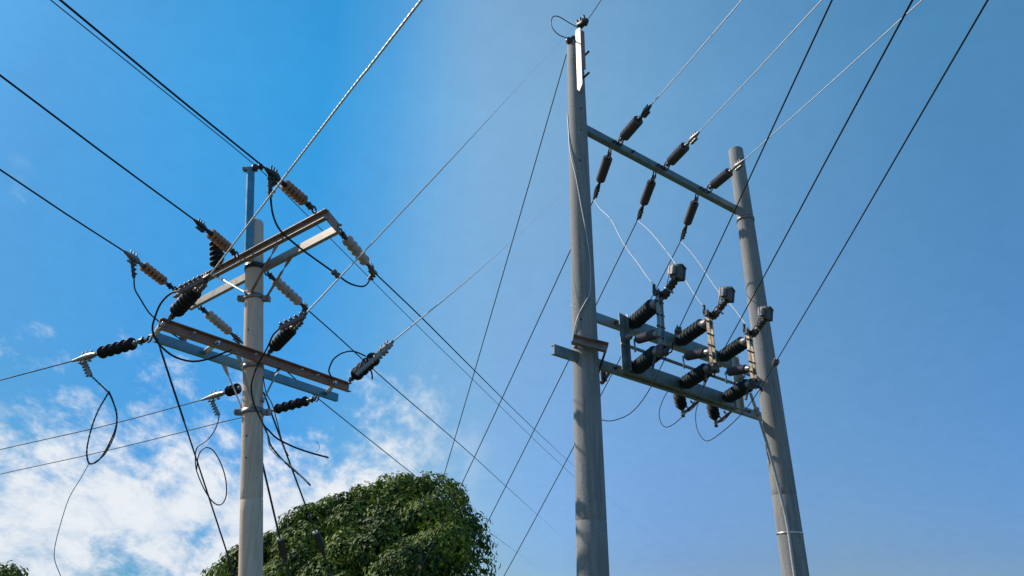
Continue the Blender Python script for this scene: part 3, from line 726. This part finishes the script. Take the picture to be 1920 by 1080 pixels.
fall('dark wire falling left from the back insulator nearest the shorter pole', BI[2][1], [(1216, 560), (1130, 718), (1060, 855), (945, 1080)], 1.25, .0095)

# ------------------------------------------------------------------ the three-pole switch bank
UB0, UB1 = Zp(1166, 604, HH), Zp(1374, 680, HH)
off = Vector((0, 0, LH + .05 - HH))
DB0, DB1 = Zp(1171, 686, LH + .05), Zp(1382, 757, LH + .05)
fr_ = thing('switch_frame', 'grey steel ladder-like frame of the switch bank between the paired poles', 'switch frame', lerp(DB0, DB1, .5))
for A, B in ((UB0, UB1), (DB0, DB1)):
    m_ = MB(); m_.sweep(A, B, [(x * 1.2, y * 1.36) for x, y in CPROF], -nH); m_.build('rail', M['galv_dull'], fr_)
dH = (UB1 - UB0).normalized()
for A, B, mt in ((UB0, DB0, 'galv'), (UB1, DB1, 'bright')):
    top, bot = A + Vector((0, 0, .085)) + nH * .05 - dH * .05, B - Vector((0, 0, .085)) + nH * .05 - dH * .05
    m_ = MB(); m_.bar(top, bot, .010, .11, nH); m_.bar(top + dH * .06 + nH * .02, bot + dH * .06 + nH * .02, .075, .010, nH) ; m_.build('upright', M['galv_dull' if mt == 'galv' else 'pale_steel'], fr_)
    p = lerp(top, bot, .45); MB().lathe(p + nH * .06, p + nH * .16, [(0, .03), (.03, .045), (.06, .045), (.07, .02), (.1, .02)], 10).build('bearing', M['clamp'], fr_)
sh0, sh1 = Zp(1164, 644, 3.32), Zp(1390, 724, 3.30)
m_ = MB(); m_.cyl(sh0, sh1, .022, 12); m_.lathe(lerp(sh0, sh1, .95), sh1, [(0, .03), (.02, .045), (.1, .045), (.12, .03)], 10); m_.build('drive_shaft', M['galv_dull'], fr_)

tt, bt = Zp(1233, 566, HH), Zp(1238, 655, 3.05)
tb, bb = Zp(1188, 606, HH), Zp(1194, 690, 3.05)
tips = [Zp(1233, 566, HH), Zp(1324, 603, HH), Zp(1405, 637, HH)]
SG = 'switch units on the steel frame'
def bolt_on(mb, p, d, r=.018): mb.lathe(p, p + d, [(0, r), (.03, r), (.033, r * .5), (.05, r * .5)], 6)
def make_switch():
    t = thing('disconnect_switch', 'switch unit nearest the tall pole, its dark arm raised beside a steel-grey post', 'switch', tb, SG)
    for A, B in ((tb, tt), (bb, bt)):
        a = (B - A).normalized(); Ln = (B - A).length
        m_ = MB(); m_.lathe(A - a * .02, B, [(0, .075), (.03, .075), (.035, .055)], 16); base_ = A + a * .02
        sheds(m_, base_, A + a * (Ln - .10), 7, .098, .068, 'bell'); m_.build('support_insulator', M['teal_poly'], t)
        m_ = MB(); m_.lathe(A + a * (Ln - .105), B, [(0, .06), (.02, .065), (.06, .05), (.11, .05)], 14); m_.build('end_cap', M['clamp'], t)
    up = (tt - bt).normalized(); f = nH
    mid = lerp(tt, bt, .5); sd_ = dH
    for s in (-1, 1):
        m_ = MB(); m_.bar(tt + up * .14 + sd_ * (.036 * s) + f * .03, bt - up * .0 + sd_ * (.036 * s) + f * .03, .016, .045, sd_); m_.build('blade_rail', M['galv_dull'], t)
    m_ = MB()
    for k in (.02, .3, .55, .78):
        p = lerp(tt, bt, k) + f * .03; m_.cyl(p - sd_ * .075, p + sd_ * .075, .012, 8)
    m_.build('cross_pins', M['hardware'], t)
    m_ = MB(); m_.box(tt + up * .10 + f * .02 - sd_ * .02, sd_ * .05, f * .03, up * .035); m_.cyl(tt + up * .1 - sd_ * .06, tt + up * .22 - sd_ * .05, .02, 8); bolt_on(m_, tt + up * .09 + sd_ * .07, sd_ * .05); bolt_on(m_, tt + up * .14 + sd_ * .03, up * .05); m_.build('upper_terminal', M['hardware'], t)
    m_ = MB(); m_.box(bt - up * .02 + f * .03, sd_ * .06, f * .045, up * .06); m_.torus(bt - up * .04 + f * .08, sd_, .05, .014, 14, 6, .6); m_.cyl(bt - up * .08 + sd_ * .03, bt + up * .06 + sd_ * .03, .016, 8); m_.build('lower_terminal', M['hardware'], t)
    a0 = tt + up * .06 + sd_ * .07 + f * .04; a1 = Yp(1264, 527, tt.y - .20)
    d = (a1 - a0).normalized()
    m_ = MB(); m_.bar(a0, a1 + d * .05, .075, .06, sd_); m_.bar(a0 - d * .1 - sd_ * .03, a0 + d * .16 - sd_ * .03, .02, .08, sd_)
    for k in (.2, .45, .7, .9): p = lerp(a0, a1, k); m_.bar(p - sd_ * .05, p + sd_ * .055, .05, .03, f)
    m_.build('raised_arm', M['hardware'], t)['label'] = 'dark ribbed arm raised above the post'
    # arc chamber: a hooded block with a side housing
    bx = Yp(1268, 511, tt.y - .24); s_ = sd_ ; u_ = (Vector((0, 0, 1)) + d * .4).normalized(); fwd = s_.cross(u_).normalized()
    if fwd.dot(nH) < 0: fwd = -fwd
    m_ = MB()
    outline = [(-.05, -.075), (.045, -.09), (.07, -.065), (.078, .035), (.055, .06), (.066, .08), (.01, .1), (-.04, .095), (-.056, .06)]
    n_ = len(outline); dep = .06
    vs_ = []
    for z_, k in ((-dep, .9), (-dep * .6, 1), (dep * .6, 1), (dep, .88)):
        vs_ += [bx + s_ * (x * k) + u_ * (y * k) + fwd * z_ for x, y in outline]
    fs = []
    for q in range(3): fs += [(q * n_ + i, q * n_ + (i + 1) % n_, (q + 1) * n_ + (i + 1) % n_, (q + 1) * n_ + i) for i in range(n_)]
    fs += [tuple(range(n_))[::-1], tuple(range(3 * n_, 4 * n_))]
    m_.add(vs_, fs); ch = m_.build('arc_chamber', M['box'], t)
    m_ = MB(); m_.bar(bx + s_ * .085 - u_ * .085, bx + s_ * .085 + u_ * .065, .035, .13, s_); m_.bar(bx + s_ * .02 + u_ * .105, bx + s_ * .11 + u_ * .07, .13, .02, fwd); m_.build('hood', M['hardware'], ch)
    m_ = MB(); m_.box(bx - s_ * .082 + u_ * .01, s_ * .027, fwd * .04, u_ * .055); m_.build('side_housing', M['clamp'], ch)
    m_ = MB(); p0 = bx - s_ * .125 - u_ * .0; m_.cyl(p0 + u_ * .07, p0 - u_ * .24 - s_ * .03, .007, 6); m_.bar(p0 - u_ * .24 - s_ * .06, p0 - u_ * .26 + s_ * .10, .018, .018, fwd); m_.build('trip_rod', M['clamp'], t)
    # operating insulator and its crank
    o0, o1 = Yp(1196, 636, tt.y + .42), Yp(1228, 627, tt.y + .06)
    m_ = MB(); sheds(m_, o0, o1, 9, .062, .042, 'fin'); m_.build('operating_insulator', M['mauve_poly'], t)
    m_ = MB(); e = (o1 - o0).normalized(); m_.lathe(o1, o1 + e * .1, [(0, .035), (.03, .045), (.08, .03)], 10); m_.lathe(o0 - e * .09, o0, [(0, .012), (.05, .016), (.06, .035), (.09, .03)], 10)
    k0 = o0 - e * .085; m_.cyl(k0 + Vector((0, 0, .015)), k0 - Vector((0, 0, .16)), .012, 8); m_.build('crank_link', M['galv'], t)
    m_ = MB(); m_.bar(bt - up * .05 - f * .06 - sd_ * .02, bt - up * .22 - f * .12 - sd_ * .02, .02, .03, sd_); m_.build('link_rod', M['hardware'], t)
    return t
sw = make_switch()
def dup(root, dv, label, group):
    def cp(o, par):
        c = o.copy(); col.objects.link(c)
        if par is not None: c.parent = par
        for ch in [x for x in col.objects if x.parent == o]: cp(ch, c)
        return c
    r = cp(root, None); r.location = root.location + dv; r['label'] = label; r['group'] = group; WL[r.name] = wloc(root) + dv
    return r
sw2 = dup(sw, tips[1] - tips[0], 'middle switch unit of the bank, bronze-toned post, between its two neighbours', SG)
sw2.rotation_euler.z = R(1.6)
sw3 = dup(sw, tips[2] - tips[0], 'switch unit nearest the shorter pole, its raised arm crossing in front of that pole', SG)
sw3.rotation_euler.z = R(-2.0)
for s in (sw2, sw3):
    for c in s.children:
        if c.name.startswith('blade_rail'):
            c.data = c.data.copy(); c.data.materials[0] = M['copper']

# jumpers from the back insulators to the switches
JW = 'pale bare jumpers dropping from the top beam to the switches'
up = (tt - bt).normalized(); tops = [p + up * .22 - dH * .05 for p in tips]
def drop(lbl, pts, A, B):
    n = len(pts); P = [A] + [Yp(x, y, lerp(A.y, B.y, (i + 1) / (n + 1))) for i, (x, y) in enumerate(pts)] + [B]
    wire('jumper_cable', lbl, 'cable', P, .006, M['alu_dull'], JW, .06)
drop('pale bare jumper from the tall-pole insulator to the first switch', [(1125, 391), (1145, 411), (1164, 447), (1178, 470), (1195, 492), (1215, 521)], BI[0][1], tops[0])
drop('pale bare jumper passing behind the first raised arm to the middle switch', [(1215, 430), (1237, 455), (1262, 488), (1285, 525), (1303, 553)], BI[1][1], tops[1])
drop('pale bare jumper passing behind the middle raised arm to the last switch', [(1294, 471), (1310, 492), (1330, 522), (1350, 550), (1375, 577)], BI[2][1], tops[2])

# overhead conductors crossing in front of the switches
W7 = 'dark overhead wires crossing the switches and looping under the frame'
def tap(lbl, px0, h0, clampP, rest, r=.0056, cz=None):
    e = Zp(*px0, h0); P = [extend(clampP, e, 8), e, lerp(e, clampP, .5) - Vector((0, 0, .012)), clampP] + [Yp(*q) for q in rest]
    o = wire('power_line', lbl, 'wire', P, r, M['black_cable'], W7, .08)
    d = (clampP - e).normalized(); m_ = MB()
    _, s_, u_ = frame(d)
    for k in (-.05, .0, .05): m_.bar(clampP + d * k - s_ * .03, clampP + d * k + s_ * .034, .026, .05, d); m_.cyl(clampP + d * k - s_ * .01 - u_ * .035, clampP + d * k - s_ * .01 + u_ * .05, .009, 6)
    m_.build('tap_clamp', M['brownclamp'], o)
    return o
tap('dark wire crossing the first switch, its loop ending at the tall pole', (1560, 0), 3.3, Zp(1271, 620, 3.26),
    [(1247, 672, 8.35), (1215, 735, 8.6), (1188, 770, 8.8), (1162, 785, 8.9), (1135, 789, 9.0), (1112, 775, 9.1), (1108, 735, 9.2), (1132, 708, 9.3)])
tap('dark wire crossing the middle switch, looping low under the beam', (1711, 0), 3.05, Zp(1337, 692, 3.0),
    [(1318, 727, 9.0), (1296, 762, 9.2), (1270, 790, 9.4), (1250, 801, 9.55), (1239, 792, 9.7), (1236, 772, 9.85), (1243, 750, 9.95), (1254, 730, 10.0)])
tap('rightmost dark wire, crossing the shorter pole and looping lowest of all', (1852, 0), 3.15, Zp(1454, 680, 3.1),
    [(1420, 737, 9.4), (1386, 781, 9.6), (1350, 813, 9.8), (1326, 827, 9.95), (1312, 815, 10.1), (1305, 795, 10.2), (1305, 770, 10.3), (1312, 748, 10.4)])
TG = 'short tails joining the switch feet to the overhead wires'
for k, (q, lbl) in enumerate(((Yp(1262, 641, 8.28), 'short black tail at the foot of the first switch'), (Yp(1331, 703, 8.9), 'short black tail at the foot of the middle switch'), (Yp(1426, 727, 9.3), 'short black tail at the foot of the last switch'))):
    s_ = bt + (tips[k] - tips[0]) - up * .06 + nH * .05; m_ = lerp(s_, q, .5) + Vector((.02, -.03, -.07))
    wire('jumper_cable', lbl, 'cable', [s_, m_, q], .009, M['black_cable'], TG, .03)

# dead-end strings hidden under the lowest beam
UG = 'dark insulators hanging under the lowest beam'
for lbl, a_, p0, p1, e_, Y0, Y1 in (('dark insulator under the lowest beam, left of its twin', (1270, 728), (1271, 737), (1277, 763), (1281, 776), 9.75, 10.25),
                                    ('dark insulator under the lowest beam, nearer the shorter pole', (1332, 748), (1333, 757), (1339, 782), (1343, 795), 10.3, 10.8)):
    A, B = Yp(*a_, Y0), Yp(*e_, Y1)
    leg_end = Yp(e_[0] + 36, e_[1] - 30, Y1 - .1)
    string(lbl, A, B, .28, .72, 6, .085, 'disc', 'black_poly', UG, core=.055, ring=.03, leg=(Yp(e_[0] + 4, e_[1] - 4, Y1), leg_end, 3, .08, .04, 'brownclamp', (0, 0, 1)), grip=.9)
    a_x, a_y = e_
    jump('slack dark tail under the lowest beam, right of the ' + ('left' if e_[0] < 1300 else 'right') + ' insulator', [(a_x + 2, a_y - 2, Y1), (a_x + 16, a_y - 8, Y1), (a_x + 36, a_y - 28, Y1 - .1), (a_x + 60, a_y - 24, Y1 - .1)], .007, 'steel_cable', group='slack tails under the lowest beam')
A, B = Yp(1126, 700, 9.15), Yp(1147, 690, 9.35)
t = thing('dead_end_clamp', 'brown bolted clamp tucked under the beam just right of the tall pole', 'clamp', A)
m_ = MB(); m_.bar(Yp(1128, 718, 9.2), B, .05, .05, (0, 0, 1)); m_.build('clamp_body', M['brownclamp'], t)
m_ = MB(); m_.cyl(Yp(1127, 690, 9.2), Yp(1131, 718, 9.2), .022, 8); m_.cyl(Yp(1133, 697, 9.2), Yp(1136, 715, 9.2), .018, 8); m_.build('bolt', M['hardware'], t)

# operating pipe down the shorter pole
pp = [(1407, 737, 9.9), (1419, 772, 10.0), (1427, 795, 10.1), (1441, 842, 10.25), (1454, 890, 10.33), (1466, 938, 10.38), (1477, 988, 10.40), (1490, 1080, 10.40)]
P = [Yp(*q) for q in pp]; P.append(Vector((P[-1].x + .01, P[-1].y, .9)))
t = thing('operating_pipe', 'slim grey operating pipe running from the switch bank down the shorter pole', 'pipe', P[-1])
MB().tube(spline(P, .1), .021, 10).build('pipe', M['alu_dull'], t)
p = P[1]; MB().lathe(p - Vector((0, 0, .06)), p + Vector((0, 0, 1)), [(0, .03), (.02, .04), (.1, .04), (.12, .03)], 10).build('coupling', M['clamp'], t)

# ------------------------------------------------------------------ trees
def tree(label, lobes, trunk_base, trunk_top, r0, leaf=.21, per=430, seed=1, thin=None):
    rg = np.random.default_rng(seed)
    t = thing('broadleaf_tree', label, 'tree', trunk_base)
    V = []; T = []
    for c, rad in lobes:
        n = int(per * (rad / .8) ** 2 * (thin(c) if thin else 1))
        d = rg.normal(size=(n, 3)); d /= np.linalg.norm(d, axis=1)[:, None]
        rr = rad * (0.70 + 0.36 * rg.random(n) ** .6)
        pos = np.array(c) + d * rr[:, None] * np.array([1.08, 1.08, .86]) * (1 + .14 * np.sin(d[:, :1] * 9 + d[:, 1:2] * 7))
        nor = d * 1.35 + np.array([0, 0, .35]) + rg.normal(size=(n, 3)) * .30; nor /= np.linalg.norm(nor, axis=1)[:, None]
        tip = d * .9 + np.array([0, 0, -.62]) + rg.normal(size=(n, 3)) * .5
        tip -= nor * (tip * nor).sum(1)[:, None]; tip /= np.linalg.norm(tip, axis=1)[:, None] + 1e-6
        sid = np.cross(tip, nor); s = leaf * (.5 + 1.0 * rg.random(n) ** 1.5)[:, None]
        b = pos - tip * s * .5; e = pos + tip * s * .5 - nor * s * .12
        l = pos + sid * s * .27 + nor * s * .06; r = pos - sid * s * .27 + nor * s * .06
        V.append(np.stack([b, l, e, r], 1)); tone = np.clip(.40 + .20 * rg.normal() + .18 * rg.normal(size=n), 0, 1)
        T.append(np.repeat(tone, 4))
    V = np.concatenate(V).reshape(-1, 3) - np.array(trunk_base); T = np.concatenate(T)
    n = len(V) // 4; k = np.arange(n) * 4
    F = np.stack([k, k + 1, k + 2, k, k + 2, k + 3], 1).reshape(-1)
    me = bpy.data.meshes.new('crown'); me.vertices.add(len(V)); me.vertices.foreach_set('co', V.reshape(-1).astype(np.float32))
    me.loops.add(len(F)); me.loops.foreach_set('vertex_index', F.astype(np.int32))
    me.polygons.add(len(F) // 3); me.polygons.foreach_set('loop_start', np.arange(0, len(F), 3, dtype=np.int32)); me.polygons.foreach_set('loop_total', np.full(len(F) // 3, 3, np.int32))
    me.update(calc_edges=True); me.validate()
    at = me.attributes.new('leaf_tone', 'FLOAT', 'POINT'); at.data.foreach_set('value', T.astype(np.float32))
    me.materials.append(M['leaf']); o = bpy.data.objects.new('crown', me); col.objects.link(o); o.parent = t
    tb_, tt_ = Vector(trunk_base), Vector(trunk_top); m_ = MB()
    m_.tube(spline([tb_ - Vector((0, 0, .2)), lerp(tb_, tt_, .3) + Vector((.1, .05, 0)), lerp(tb_, tt_, .7) + Vector((-.08, 0, 0)), tt_], .3), [r0 * (1.25 - .6 * i / 40) for i in range(len(spline([tb_ - Vector((0, 0, .2)), lerp(tb_, tt_, .3), lerp(tb_, tt_, .7), tt_], .3)))] if False else r0, 14)
    m_.build('trunk', M['bark'], t)
    rd = random.Random(seed)
    for c, rad in rd.sample(lobes, min(14, len(lobes))):
        a = lerp(tb_, tt_, .65 + .3 * rd.random()); b = Vector(c); mid = lerp(a, b, .5) - Vector((0, 0, .35))
        ps = spline([a, mid, b], .4); MB().tube(ps, [r0 * .45 * (1 - .8 * i / len(ps)) for i in range(len(ps))], 8).build('limb', M['bark'], t)
    return t
outline = [(402, 1078), (425, 1050), (447, 1030), (470, 1024), (495, 1006), (520, 1004), (536, 992), (555, 972), (568, 952), (592, 944), (630, 937), (661, 919), (692, 908), (724, 894), (755, 897), (786, 893), (833, 894), (852, 910), (868, 930), (882, 955), (893, 985), (901, 1025), (908, 1090)]
def top_at(px):
    for (x0, y0), (x1, y1) in zip(outline, outline[1:]):
        if x0 <= px <= x1: return y0 + (y1 - y0) * (px - x0) / (x1 - x0)
    return 1100
TY = 27.0; lob = []; rd = random.Random(5)
for (x0, y0), (x1, y1) in zip(outline, outline[1:]):            # leafy tufts along the rim
    for k in range(5):
        x = lerp(x0, x1, rd.random()); rad = rd.choice((.14, .2, .3, .45, .6))
        yy = TY + rd.uniform(-.9, .9); p = Yp(x, top_at(x) + rad * 42 - rd.uniform(-14, 9), yy); lob.append((tuple(p), rad))
tries = 0
while len(lob) < 300 and tries < 6000:
    tries += 1
    x = rd.uniform(450, 880); dY = rd.uniform(-4.6, 1.5); fall_ = (abs(dY) / 4.7) ** 2
    rad = rd.choice((.4, .55, .7, .85, 1.0))
    ty = top_at(x) + 8 + rad * 50 + fall_ * 150 + (rd.random() ** 1.2) * 200
    if ty > 1190: continue
    p = Yp(x, ty, TY + dY)
    if p.z < 1.0: continue
    lob.append((tuple(p), rad))
def airy(c):                                                    # the crown is looser on its right flank
    x = proj(c)[0]; return 1.0 if x < 780 else max(.3, 1 - (x - 780) / 150)
tbp = Yp(735, 1150, TY); tree('big dense round-topped broadleaf tree behind the leaning pole', lob, (tbp.x, TY, 0), (tbp.x + .1, TY, 4.2), .34, .155, 900, 3, airy)
lob2 = []
for i in range(16):
    x = rd.uniform(-120, 44); rad = rd.uniform(.5, .8); yt = 1052 + max(0, (x - 5)) * .35 + rd.uniform(0, 50)
    p = Yp(x, yt + rad * 36, 33 + rd.uniform(-1.5, 1.5)); lob2.append((tuple(p), rad))
q = Yp(-60, 1150, 33); tree('small patch of treetop peeping over the bottom left corner', lob2, (q.x, 33, 0), (q.x, 33, 2.8), .2, .16, 700, 9)
